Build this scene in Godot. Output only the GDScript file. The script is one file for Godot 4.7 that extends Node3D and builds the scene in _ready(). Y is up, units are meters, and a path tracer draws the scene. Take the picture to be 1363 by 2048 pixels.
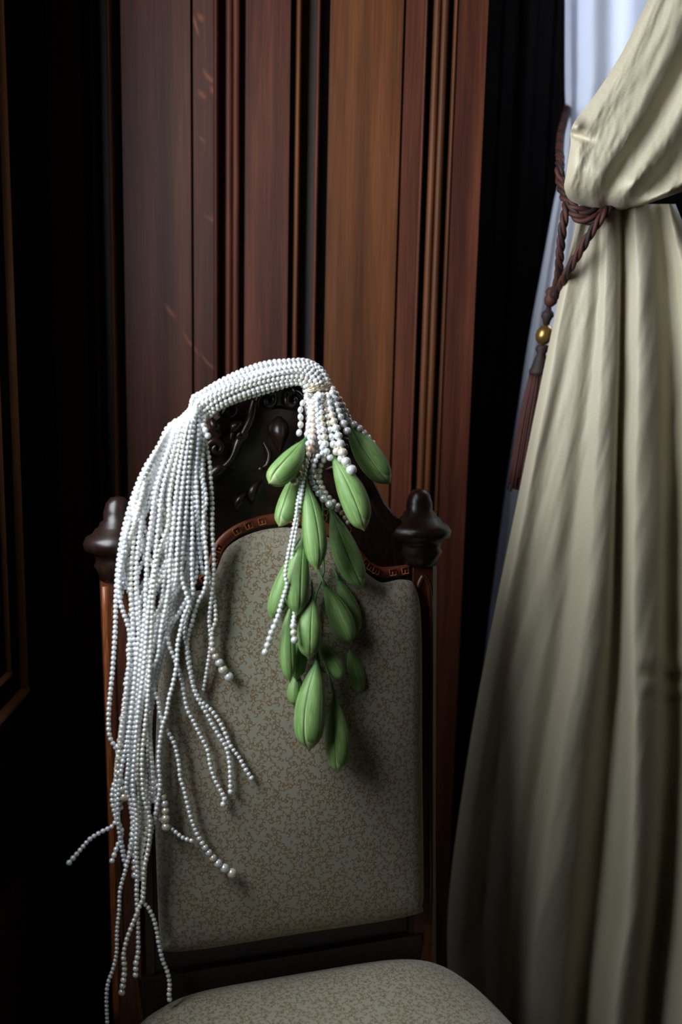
extends Node3D
# A pearl garland with lily buds draped over a carved chair, panelled wall behind, silk curtain to the right.

const FOCAL := 1990.0                       # of the photograph, in pixels
const EYE := Vector3(0, 1.28, 1.5)
const FLOOR_TO_CEILING := 2.9

var cam_basis := Basis(Vector3.RIGHT, deg_to_rad(-10.3)) * Basis(Vector3.BACK, deg_to_rad(1.28))
var chair_at := Vector3(-0.0478, 0, 0.3755)
var chair_turn := deg_to_rad(16.8)
var recline := deg_to_rad(6.0)
var chair_x: Vector3
var back_up: Vector3
var back_out: Vector3
var back_at: Vector3
var M := {}
var rng := RandomNumberGenerator.new()
var taken := {}

# ------------------------------------------------------------------ placing

func ray(px: float, py: float) -> Vector3:
	return cam_basis * Vector3((px - 681.5) / FOCAL, (1024.0 - py) / FOCAL, -1.0)

func at_z(px: float, py: float, z: float) -> Vector3:
	var d := ray(px, py)
	return EYE + d * ((z - EYE.z) / d.z)

func on_back(px: float, py: float, out: float) -> Vector3:      # a plane parallel to the chair's back
	var d := ray(px, py)
	var q := back_at + back_out * out
	return EYE + d * ((q - EYE).dot(back_out) / d.dot(back_out))

func back_point(u: float, v: float, out := 0.0) -> Vector3:      # in the chair's own axes
	return Vector3(u, 0.56 + v * cos(recline) + out * sin(recline), -v * sin(recline) + out * cos(recline))

func px_size(p: Vector3) -> float:                               # metres per pixel at that place
	return (p - EYE).dot(-(cam_basis * Vector3.BACK)) / FOCAL

# ------------------------------------------------------------------ objects

func numbered(called: String) -> String:
	var n: int = taken.get(called, 0)
	taken[called] = n + 1
	return called if n == 0 else "%s_%03d" % [called, n]

func tag(o: Node, label: String, category: String, group := "", kind := "") -> Node:
	if label: o.set_meta("label", label)
	if category: o.set_meta("category", category)
	if group: o.set_meta("group", group)
	if kind: o.set_meta("kind", kind)
	return o

func thing(called: String, label: String, category: String, at: Vector3, group := "", kind := "") -> Node3D:
	var o := Node3D.new()
	o.name = numbered(called)
	add_child(o)
	o.position = at
	tag(o, label, category, group, kind)
	return o

func part(called: String, m: Mesh, mat: Material, parent: Node) -> MeshInstance3D:
	var o := MeshInstance3D.new()
	o.name = called if parent != self else numbered(called)
	o.mesh = m
	o.material_override = mat
	o.cast_shadow = GeometryInstance3D.SHADOW_CASTING_SETTING_ON
	parent.add_child(o, true)
	return o

# ------------------------------------------------------------------ shapes

func spline(p: Array, t: float):                                 # Catmull-Rom through p, t from 0 to 1
	var n := p.size() - 1
	var f := clampf(t, 0, 1) * n
	var i := mini(int(f), n - 1)
	var k := f - i
	var a = p[maxi(i - 1, 0)]
	var b = p[i]
	var c = p[i + 1]
	var d = p[mini(i + 2, n)]
	return 0.5 * ((2.0 * b) + (c - a) * k + (2.0 * a - 5.0 * b + 4.0 * c - d) * k * k + (3.0 * b - a - 3.0 * c + d) * k * k * k)

func grid(rows: Array, uv_size := Vector2(1, 1), wrap := false, st: SurfaceTool = null, flat := false) -> SurfaceTool:
	# rows of equally many points; joined to st
	var s := st
	if s == null:
		s = SurfaceTool.new()
		s.begin(Mesh.PRIMITIVE_TRIANGLES)
	s.set_smooth_group(-1 if flat else 0)
	var nr := rows.size()
	var nc: int = rows[0].size()
	for j in nr - 1:
		for i in (nc if wrap else nc - 1):
			var i2 := (i + 1) % nc
			var q := [[j, i, i], [j, i2, i + 1], [j + 1, i2, i + 1], [j, i, i], [j + 1, i2, i + 1], [j + 1, i, i]]
			for c in q:
				s.set_uv(Vector2(float(c[2]) / (nc if wrap else nc - 1) * uv_size.x, float(c[0]) / (nr - 1) * uv_size.y))
				s.add_vertex(rows[c[0]][c[1]])
	return s

func done(s: SurfaceTool) -> ArrayMesh:
	s.generate_normals()
	return s.commit()

func frames(path: PackedVector3Array) -> Array:                  # [tangent, side, up] at each point
	var out := []
	var up := Vector3(0.13, 0.2, 0.97).normalized()
	for i in path.size():
		var t := (path[mini(i + 1, path.size() - 1)] - path[maxi(i - 1, 0)]).normalized()
		var side := t.cross(up).normalized()
		up = side.cross(t).normalized()
		out.append([t, side, up])
	return out

func tube(path: PackedVector3Array, radius, sides := 10, s: SurfaceTool = null) -> SurfaceTool:
	# radius: a number or an array along the path; ends closed
	var rows := []
	var fr := frames(path)
	for i in path.size():
		var r: float = radius if radius is float else spline(radius, float(i) / (path.size() - 1))
		var row := []
		for k in sides:
			var a := TAU * k / sides
			row.append(path[i] + (fr[i][1] * cos(a) + fr[i][2] * sin(a)) * r)
		rows.append(row)
	var first := []
	var last := []
	for k in sides:
		first.append(path[0])
		last.append(path[path.size() - 1])
	rows.push_front(first)
	rows.push_back(last)
	return grid(rows, Vector2(1, 4), true, s)

func smooth(points: Array, n: int) -> PackedVector3Array:
	var out := PackedVector3Array()
	for i in n + 1:
		out.append(spline(points, float(i) / n))
	return out

func box(s: SurfaceTool, a: Vector3, b: Vector3, ch := 0.002) -> SurfaceTool:
	# a box with chamfered long edges along y
	var st := s
	if st == null:
		st = SurfaceTool.new()
		st.begin(Mesh.PRIMITIVE_TRIANGLES)
	var pr := [Vector2(a.x + ch, a.z), Vector2(b.x - ch, a.z), Vector2(b.x, a.z + ch), Vector2(b.x, b.z - ch), Vector2(b.x - ch, b.z), Vector2(a.x + ch, b.z), Vector2(a.x, b.z - ch), Vector2(a.x, a.z + ch)]
	var rows := []
	for y in [a.y, a.y, b.y, b.y]:
		var row := []
		for p in pr:
			row.append(Vector3(p.x, y, p.y))
		rows.append(row)
	var mid := (a + b) / 2
	for i in 8:
		rows[0][i] = Vector3(mid.x, a.y, mid.z)
		rows[3][i] = Vector3(mid.x, b.y, mid.z)
	return grid(rows, Vector2(1, 1), true, st, true)

func slab(a: Vector3, b: Vector3, ch := 0.002) -> ArrayMesh:
	return done(box(null, a, b, ch))

func strip(x0: float, x1: float, z: float, rounded: float, u0: float, reeds := 1) -> ArrayMesh:
	# a vertical board of the wainscot: rounded face of depth «rounded», standing on the backing board
	var pr := [Vector2(x0, -0.03)]
	var n := 6 * reeds if reeds > 1 or rounded > 0.004 else 6
	for k in reeds:
		var a := lerpf(x0, x1, float(k) / reeds)
		var b := lerpf(x0, x1, float(k + 1) / reeds)
		for i in n + 1:
			var f := float(i) / n
			var h := 0.0
			if rounded > 0.004 or reeds > 1:
				h = -rounded * (1.0 - sqrt(maxf(0.0, 1.0 - pow(2 * f - 1, 2))))
			else:
				var w := minf(f, 1 - f) * (b - a)
				f = [0.0, 0.012, 0.03, 0.5, 0.97, 0.988, 1.0][i]
				h = [-rounded, -rounded * 0.3, 0.0, 0.0, 0.0, -rounded * 0.3, -rounded][i]
			pr.append(Vector2(lerpf(a, b, f), z + h))
	pr.append(Vector2(x1, -0.03))
	var s := SurfaceTool.new()
	s.begin(Mesh.PRIMITIVE_TRIANGLES)
	s.set_smooth_group(0)
	var nr := []
	for i in pr.size():
		var d: Vector2 = pr[mini(i + 1, pr.size() - 1)] - pr[maxi(i - 1, 0)]
		nr.append(Vector3(-d.y, 0, d.x).normalized())
	for i in pr.size() - 1:
		for c in [[i, 0], [i + 1, 1], [i + 1, 0], [i, 0], [i, 1], [i + 1, 1]]:
			var p: Vector2 = pr[c[0]]
			s.set_normal(nr[c[0]] if rounded > 0.004 or reeds > 1 else Vector3(0, 0, 1) if i > 0 and i < pr.size() - 2 else nr[i])
			s.set_uv(Vector2(u0 + (p.x - x0) / 0.3 + (p.y - z) / 0.3, -c[1] * FLOOR_TO_CEILING / 3.0))
			s.add_vertex(Vector3(p.x, c[1] * FLOOR_TO_CEILING, p.y))
	return s.commit()

func lathe(profile: Array, base: Vector3, up: Vector3, side: Vector3, n := 24, s: SurfaceTool = null) -> SurfaceTool:
	var out := side.cross(up).normalized()
	var rows := []
	for p in profile:
		var row := []
		for k in n:
			var a := TAU * k / n
			row.append(base + up * p.y + (side * cos(a) + out * sin(a)) * p.x)
		rows.append(row)
	return grid(rows, Vector2(1, 1), true, s)

# ------------------------------------------------------------------ textures and materials

func tex(im: Image) -> ImageTexture:
	return ImageTexture.create_from_image(im)

func oak(seed_: int, lo: Color, hi: Color, flecks: int) -> Image:
	var w := 320
	var h := 1536
	var im := Image.create_empty(w, h, false, Image.FORMAT_RGB8)
	var n := FastNoiseLite.new()
	n.seed = seed_
	n.frequency = 0.02
	n.fractal_octaves = 4
	var g := FastNoiseLite.new()
	g.seed = seed_ + 9
	g.frequency = 0.25
	g.fractal_octaves = 2
	for y in h:
		for x in w:
			var broad := n.get_noise_2d(x * 1.0, y * 0.08)
			var fine := g.get_noise_2d(x * 1.6, y * 0.05)
			im.set_pixel(x, y, lo.lerp(hi, clampf(0.5 + broad * 0.7 + fine * 0.35, 0, 1)))
	var r := RandomNumberGenerator.new()
	r.seed = seed_
	for k in flecks:                                             # medullary rays of quarter-sawn oak
		var p := Vector2(r.randf_range(0.80, 1.03) * w, r.randf_range(0.26, 0.62) * h)
		var a := r.randf_range(0.25, 1.3)
		var n_steps := r.randf_range(16, 54)
		var bend := r.randf_range(-0.035, 0.008)
		var fat := r.randf_range(1.4, 4.0)
		for i in int(n_steps):
			var e := sin(PI * i / n_steps)
			p += Vector2(cos(a) * 1.0, sin(a) * 0.6)
			a += bend
			for o in range(-3, 4):
				var x := posmod(int(p.x), w)
				var y := int(p.y) + o
				if y >= 0 and y < h:
					im.set_pixel(x, y, im.get_pixel(x, y).lerp(Color(hi.r * 1.45, hi.g * 1.5, hi.b * 1.35), 0.75 * e * clampf(1.0 - absf(o) / fat, 0, 1)))
	return im

func stamp(im: Image, c: Vector2, r: float, col: Color) -> void:
	var n := im.get_width()
	for y in range(int(c.y - r), int(c.y + r) + 1):
		for x in range(int(c.x - r), int(c.x + r) + 1):
			if Vector2(x, y).distance_squared_to(c) <= r * r:
				im.set_pixel(posmod(x, n), posmod(y, n), col)

func damask() -> Image:                                          # scrolling vines woven into the upholstery
	var n := 720
	var im := Image.create_empty(n, n, false, Image.FORMAT_RGB8)
	var ground := Color8(148, 143, 127)
	im.fill(ground)
	var fn := FastNoiseLite.new()
	fn.frequency = 0.3
	for y in n:
		for x in n:
			im.set_pixel(x, y, ground * (1.0 + 0.10 * fn.get_noise_2d(x, y * 0.5) + (0.05 if (x / 3 + y / 3) % 2 else -0.03)))
	var r := RandomNumberGenerator.new()
	r.seed = 4
	var gold := Color8(120, 94, 60)
	var used := []
	for size in [62.0, 42.0, 25.0, 13.0]:                              # large scrolls first, smaller ones in the gaps
		for tries in 2200:
			var c := Vector2(r.randf() * n, r.randf() * n)
			var ok := true
			for o in used:
				var d := Vector2(absf(c.x - o[0].x), absf(c.y - o[0].y))
				d = Vector2(minf(d.x, n - d.x), minf(d.y, n - d.y))
				if d.length() < (size + o[1]) * 0.88:
					ok = false
					break
			if not ok:
				continue
			used.append([c, size])
			var turn := 1.0 if r.randf() < 0.5 else -1.0
			var a0 := r.randf() * TAU
			var steps := int(size * 4.2)
			for i in steps:
				var f := float(i) / steps
				var a := a0 + turn * f * (8.4 if size > 40 else 6.4)
				var p: Vector2 = c + Vector2(cos(a), sin(a)) * lerpf(size, size * 0.14, pow(f, 0.8))
				stamp(im, p, lerpf(2.0, 2.8, f), gold)
				if size > 20 and i % 20 == 9 and f < 0.9:        # leaflets that curl off the vine, out and in by turns
					var b := a + turn * PI / 2
					var q := p
					var outer := (i / 20) % 2 == 0
					for k in (30 if outer else 18):
						b += turn * (-0.13 if outer else 0.24)
						q += Vector2(cos(b), sin(b)) * 1.3
						stamp(im, q, (3.4 if outer else 2.6) * sin(PI * (k + 3) / (33.0 if outer else 21.0)) + 0.5, gold)
			stamp(im, c, size * 0.09 + 2.0, gold)
	return im

func petal_image() -> Image:
	var im := Image.create_empty(160, 512, false, Image.FORMAT_RGB8)
	var g := FastNoiseLite.new()
	g.seed = 3
	g.frequency = 0.35
	var b := FastNoiseLite.new()
	b.seed = 8
	b.frequency = 0.02
	for y in 512:
		for x in 160:
			var s := absf(x - 79.5) / 80.0
			var t := y / 511.0
			var vein := g.get_noise_2d(x * 0.55, y * 0.018)
			var c := Color8(118, 156, 86).lerp(Color8(160, 188, 120), clampf(0.5 + vein * 1.7, 0, 1))
			c = c.lerp(Color8(108, 152, 82), clampf(0.3 + b.get_noise_2d(x * 1.4, y * 0.12) * 0.9, 0, 0.6))
			c = c.lerp(Color8(82, 124, 62), 0.32 * pow(0.5 + 0.5 * cos(x * TAU * 15.0 / 160.0 + 1.6 * sin(y * 0.011)), 3.0) * smoothstep(1.0, 0.8, t))
			c = c.lerp(Color8(182, 204, 136), 0.25 * exp(-pow((s - 0.13) / 0.07, 2)))
			c = c.lerp(Color8(112, 150, 76), 0.5 * exp(-pow(s / 0.05, 2)))
			c = c.lerp(Color8(176, 200, 140), 0.5 * smoothstep(0.82, 1.0, s))
			c = c.lerp(Color8(150, 178, 88), 0.6 * smoothstep(0.88, 1.0, t))
			c = c.lerp(Color8(74, 118, 58), 0.7 * smoothstep(0.18, 0.0, t))
			im.set_pixel(x, y, c)
	return im

func noise_tex(seed_: int, freq: float, a: Color, b: Color, size := 256) -> ImageTexture:
	var n := FastNoiseLite.new()
	n.seed = seed_
	n.frequency = freq
	n.fractal_octaves = 4
	var im := Image.create_empty(size, size, false, Image.FORMAT_RGB8)
	for y in size:
		for x in size:
			# blended across the edges so that it repeats without a seam
			var fx := float(x) / size
			var fy := float(y) / size
			var v := lerpf(lerpf(n.get_noise_2d(x, y), n.get_noise_2d(x - size, y), fx), lerpf(n.get_noise_2d(x, y - size), n.get_noise_2d(x - size, y - size), fx), fy)
			im.set_pixel(x, y, a.lerp(b, clampf(0.5 + v * 1.1, 0, 1)))
	return tex(im)

func mat(called: String, c: Color, rough: float, t: Texture2D = null) -> StandardMaterial3D:
	var m := StandardMaterial3D.new()
	m.resource_name = called
	m.albedo_color = c
	m.roughness = rough
	m.albedo_texture = t
	M[called] = m
	return m

func materials() -> void:
	var grey := noise_tex(5, 0.05, Color(0.35, 0.35, 0.35), Color(0.65, 0.65, 0.65))
	for k in 3:
		var m := mat("oak_%s" % ["plain", "flecked", "warm"][k], Color8(246, 240, 238), 0.48, tex(oak(21 + k, [Color8(60, 30, 21), Color8(62, 33, 26), Color8(66, 37, 19)][k], [Color8(108, 60, 42), Color8(108, 64, 50), Color8(114, 68, 38)][k], [3, 26, 2][k])))
		m.metallic_specular = 0.32
	var m := mat("dark_oak", Color8(54, 36, 29), 0.45, noise_tex(12, 0.04, Color(0.7, 0.7, 0.7), Color(1, 1, 1)))
	m.uv1_triplanar = true
	m.uv1_world_triplanar = true
	m.uv1_scale = Vector3(9, 1.2, 9)
	m = mat("chair_wood", Color8(46, 29, 24), 0.32, noise_tex(14, 0.05, Color(0.65, 0.62, 0.6), Color(1, 1, 1)))
	m.uv1_triplanar = true
	m.uv1_scale = Vector3(14, 3, 14)
	m = mat("post_wood", Color8(98, 54, 33), 0.32, noise_tex(15, 0.05, Color(0.6, 0.56, 0.5), Color(1, 1, 1)))
	m.uv1_triplanar = true
	m.uv1_scale = Vector3(22, 2.2, 22)
	m = mat("lit_edge_wood", Color8(168, 98, 54), 0.38, noise_tex(16, 0.05, Color(0.55, 0.5, 0.45), Color(1, 1, 1)))  # lighter wood colour that stands in for light on the post edge
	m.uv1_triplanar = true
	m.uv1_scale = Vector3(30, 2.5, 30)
	m = mat("damask", Color.WHITE, 0.75, tex(damask()))
	m.uv1_triplanar = true
	m.uv1_scale = Vector3.ONE / 0.138
	m.uv1_triplanar_sharpness = 4.0
	m.rim_enabled = true
	m.rim = 0.25
	m.heightmap_enabled = true
	m.heightmap_texture = m.albedo_texture
	m.heightmap_scale = -0.04
	m = mat("band_leather", Color8(120, 58, 34), 0.4)
	m = mat("band_gold", Color8(168, 98, 56), 0.38)
	m.metallic = 0.35
	m = mat("pearl", Color.WHITE, 0.24)
	m.metallic = 0.22
	m.vertex_color_use_as_albedo = true
	m.clearcoat_enabled = true
	m.clearcoat = 0.7
	m.clearcoat_roughness = 0.08
	m.metallic_specular = 0.6
	for k in 4:
		m = mat("pearl_%s" % ["white", "cream", "pink", "blue"][k], [Color8(226, 226, 226), Color8(222, 212, 192), Color8(200, 164, 140), Color8(202, 212, 228)][k], 0.2)
		m.metallic = 0.3
		m.clearcoat_enabled = true
		m.clearcoat = 0.8
		m.clearcoat_roughness = 0.06
		m.metallic_specular = 0.6
	mat("wire", Color8(190, 160, 110), 0.3).metallic = 0.8
	mat("silver_wire", Color8(160, 165, 165), 0.3).metallic = 0.9
	m = mat("petal", Color8(238, 238, 236), 0.5, tex(petal_image()))
	m.backlight_enabled = true
	m.backlight = Color(0.2, 0.2, 0.2)
	m.heightmap_enabled = true
	m.heightmap_texture = m.albedo_texture
	m.heightmap_scale = 0.05
	m = mat("inner_petal", Color8(176, 196, 140), 0.55)
	mat("stem", Color8(70, 116, 60), 0.5)
	m = mat("silk", Color8(206, 196, 172), 0.5, noise_tex(31, 0.09, Color(0.9, 0.89, 0.87), Color(1, 1, 1)))
	m.uv1_triplanar = true
	m.uv1_world_triplanar = true
	m.uv1_scale = Vector3(9, 40, 9)
	m.rim_enabled = true
	m.rim = 0.4
	m.backlight_enabled = true
	m.backlight = Color(0.5, 0.44, 0.32)
	m.heightmap_enabled = true
	m.heightmap_texture = grey
	m.heightmap_scale = 0.04
	mat("lit_bead_oak", Color8(186, 136, 92), 0.4)  # lightened so the beads look lit where little light reaches them
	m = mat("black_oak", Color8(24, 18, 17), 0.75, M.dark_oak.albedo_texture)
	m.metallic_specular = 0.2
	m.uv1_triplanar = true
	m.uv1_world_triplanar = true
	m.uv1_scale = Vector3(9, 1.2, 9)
	m = mat("sheer", Color8(236, 238, 246), 0.7)
	m.backlight_enabled = true
	m.backlight = Color(0.85, 0.86, 0.9)
	mat("cord", Color8(66, 27, 19), 0.7)
	mat("cord_dark", Color8(36, 18, 15), 0.7)
	mat("gilt", Color8(150, 118, 66), 0.32).metallic = 0.8
	m = mat("plaster", Color8(120, 112, 104), 0.9, grey)
	m.uv1_triplanar = true
	m = mat("painted_frame", Color8(208, 204, 196), 0.4)
	m = mat("glass", Color(1, 1, 1, 0.06), 0.02)
	m.transparency = BaseMaterial3D.TRANSPARENCY_ALPHA

# ------------------------------------------------------------------ the room

func room() -> void:
	var H := FLOOR_TO_CEILING
	var XL := -0.43
	var XR := 1.9
	var ZB := -0.36
	var ZF := 3.4
	var fl := thing("floor", "dark oak boarded floor under the chair and curtain", "floor", Vector3.ZERO, "", "structure")
	var x := XL - 0.2
	var k := 0
	while x < XR + 0.2:
		var b := slab(Vector3(x, -0.03, ZB - 0.2), Vector3(minf(x + 0.117, XR + 0.2), 0.0, ZF + 0.2), 0.001)
		part("plank", b, M.dark_oak, fl)
		x += 0.12
		k += 1
	part("subfloor", slab(Vector3(XL - 0.2, -0.12, ZB - 0.2), Vector3(XR + 0.2, -0.03, ZF + 0.2)), M.dark_oak, fl)
	tag(part("ceiling", slab(Vector3(XL - 0.2, H, ZB - 0.2), Vector3(XR + 0.2, H + 0.1, ZF + 0.2)), M.plaster, self), "plain plaster ceiling above the panelling", "ceiling", "", "structure")
	tag(part("wall_right", slab(Vector3(XR, 0, ZB - 0.2), Vector3(XR + 0.15, H, ZF + 0.2)), M.dark_oak, self), "dark wooden wall far to the right of the curtain", "wall", "", "structure")
	tag(part("wall_front", slab(Vector3(XL - 0.2, 0, ZF), Vector3(XR + 0.2, H, ZF + 0.15)), M.dark_oak, self), "dark wooden wall behind the viewer", "wall", "", "structure")

	# the panelled wall behind the chair: every board and bead its own piece
	var wb := thing("wall_back", "brown oak panelled wall of vertical boards and beads behind the chair", "wall", Vector3.ZERO, "", "structure")
	part("backing_board", slab(Vector3(XL - 0.1, 0, ZB), Vector3(0.19, H, -0.028), 0.001), M.dark_oak, wb)
	# [name, from x, to x, face z, roundness, reeds, oak, place in the oak]
	var boards := [
		["stile", -0.43, -0.3845, 0.004, 0.002, 1, "oak_plain", 0.1], ["bead", -0.3725, -0.3645, 0.0, 0.005, 1, "oak_plain", 0.5], ["bead", -0.346, -0.3365, 0.007, 0.007, 1, "oak_warm", 0.2],
		["panel", -0.3255, -0.2275, 0.002, 0.002, 1, "oak_flecked", 0.62], ["board", -0.2235, -0.195, 0.003, 0.002, 1, "oak_flecked", 0.95], ["bead", -0.1948, -0.1862, 0.009, 0.007, 1, "oak_plain", 0.3],
		["moulding", -0.1775, -0.157, 0.004, 0.005, 2, "oak_plain", 0.7], ["panel", -0.1492, -0.0862, 0.002, 0.002, 1, "oak_plain", 0.15], ["bead", -0.0782, -0.0702, -0.001, 0.005, 1, "oak_warm", 0.55],
		["bead", -0.0495, -0.0428, 0.007, 0.006, 1, "oak_plain", 0.2], ["panel", -0.0305, 0.0722, 0.002, 0.002, 1, "oak_warm", 0.32], ["board", 0.0758, 0.101, 0.003, 0.002, 1, "oak_plain", 0.77],
		["bead", 0.1012, 0.1068, 0.009, 0.006, 1, "oak_plain", 0.11], ["moulding", 0.1143, 0.1363, 0.006, 0.006, 2, "oak_warm", 0.63], ["bead", 0.143, 0.149, 0.004, 0.005, 1, "oak_warm", 0.9],
		["stile", 0.1495, 0.1905, 0.003, 0.002, 1, "oak_plain", 0.43],
	]
	for b in boards:
		part(b[0], strip(b[1], b[2], b[3], b[4], b[7], b[5]), M[b[6]], wb)

	# the dark alcove with the curtained window
	var wa := thing("wall_alcove", "dark wooden alcove wall beside and behind the curtain", "wall", Vector3.ZERO, "", "structure")
	var wx0 := 0.46
	var wx1 := 1.15
	var wy0 := 1.62
	var wy1 := 2.45
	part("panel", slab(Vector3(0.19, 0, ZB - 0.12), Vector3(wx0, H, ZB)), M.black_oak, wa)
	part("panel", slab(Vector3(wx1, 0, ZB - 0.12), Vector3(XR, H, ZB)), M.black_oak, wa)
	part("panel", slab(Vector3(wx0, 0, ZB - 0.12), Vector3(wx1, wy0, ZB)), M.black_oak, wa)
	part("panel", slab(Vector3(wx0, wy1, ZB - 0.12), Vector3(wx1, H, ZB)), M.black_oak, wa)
	for p in [[0.196, 0.226, 0.03], [0.262, 0.274, 0.012], [0.292, 0.326, 0.03], [0.352, 0.366, 0.016], [0.396, 0.43, 0.03]]:
		part("moulding", done(tube(PackedVector3Array([Vector3((p[0] + p[1]) / 2, 0, ZB), Vector3((p[0] + p[1]) / 2, 1.4, ZB), Vector3((p[0] + p[1]) / 2, H, ZB)]), (p[1] - p[0]) / 2 + 0.0, 16)), M.black_oak, wa)
	var w2 := thing("window_2", "window behind the white sheer curtain", "window", Vector3((wx0 + wx1) / 2, wy0, ZB - 0.06), "", "structure")
	var hx := (wx1 - wx0) / 2
	var hy := wy1 - wy0
	for f in [[Vector3(-hx, 0, -0.03), Vector3(-hx + 0.05, hy, 0.03)], [Vector3(hx - 0.05, 0, -0.03), Vector3(hx, hy, 0.03)], [Vector3(-hx + 0.05, 0, -0.03), Vector3(hx - 0.05, 0.05, 0.03)], [Vector3(-hx + 0.05, hy - 0.05, -0.03), Vector3(hx - 0.05, hy, 0.03)]]:
		part("window_frame", slab(f[0], f[1], 0.004), M.painted_frame, w2)
	part("pane", slab(Vector3(-hx + 0.05, 0.05, -0.002), Vector3(hx - 0.05, hy - 0.05, 0.002), 0.0005), M.glass, w2)

	# the left wall and its window, most of it beyond the frame
	var zl0 := 0.38
	var zl1 := 1.46
	var yl0 := 1.1
	var yl1 := 2.15
	var wl := thing("wall_left", "dark wooden wall in shadow at the left of the chair", "wall", Vector3.ZERO, "", "structure")
	var xo := XL - 0.22
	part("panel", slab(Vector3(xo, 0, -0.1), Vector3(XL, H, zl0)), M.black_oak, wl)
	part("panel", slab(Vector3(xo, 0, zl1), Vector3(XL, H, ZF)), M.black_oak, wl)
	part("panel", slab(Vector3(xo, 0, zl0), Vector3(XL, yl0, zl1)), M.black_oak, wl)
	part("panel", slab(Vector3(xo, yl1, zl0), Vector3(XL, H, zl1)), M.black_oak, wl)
	# architrave: two beads round the opening, their highlight put into the colour
	for ring in [[0.205, 0.008, 0.785], [0.262, 0.005, 0.83]]:
		var z0: float = ring[0]
		var r: float = ring[1]
		var y0: float = ring[2]
		part("architrave", done(tube(PackedVector3Array([Vector3(XL, y0, z0), Vector3(XL, 1.5, z0), Vector3(XL, 2.5, z0)]), r, 12)), M.lit_bead_oak, wl)
		part("architrave", done(tube(PackedVector3Array([Vector3(XL, y0, z0 - r), Vector3(XL, y0, 0.8), Vector3(XL, y0, 1.4)]), r, 12)), M.lit_bead_oak, wl)
	part("sill", slab(Vector3(XL - 0.2, yl0 - 0.03, zl0), Vector3(XL + 0.004, yl0, zl1)), M.dark_oak, wl)
	tag(part("baseboard_left", slab(Vector3(XL - 0.02, 0, 0.0), Vector3(XL + 0.012, 0.555, ZF), 0.004), M.dark_oak, self), "dark panelled dado along the left wall", "baseboard", "", "structure")
	var w1 := thing("window_1", "tall window in the left wall", "window", Vector3(XL - 0.17, yl0, (zl0 + zl1) / 2), "", "structure")
	var hz := (zl1 - zl0) / 2
	var hh := yl1 - yl0
	for f in [[Vector3(-0.02, 0, -hz), Vector3(0.02, hh, -hz + 0.045)], [Vector3(-0.02, 0, hz - 0.045), Vector3(0.02, hh, hz)], [Vector3(-0.02, 0, -hz), Vector3(0.02, 0.045, hz)], [Vector3(-0.02, hh - 0.045, -hz), Vector3(0.02, hh, hz)], [Vector3(-0.015, 0, -0.02), Vector3(0.015, hh, 0.02)]]:
		part("window_frame", slab(f[0], f[1], 0.003), M.painted_frame, w1)
	for sgn in [-1, 1]:
		var z0: float = 0.02 if sgn > 0 else -hz + 0.045
		part("pane", slab(Vector3(-0.002, 0.045, z0), Vector3(0.002, hh - 0.045, z0 + hz - 0.065), 0.0005), M.glass, w1)

# ------------------------------------------------------------------ the chair

func cushion_edge(side: float, v: float) -> float:               # half width of the back's padding at height v
	return lerpf(0.168, 0.152, clampf(v / 0.42, 0, 1))

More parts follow.
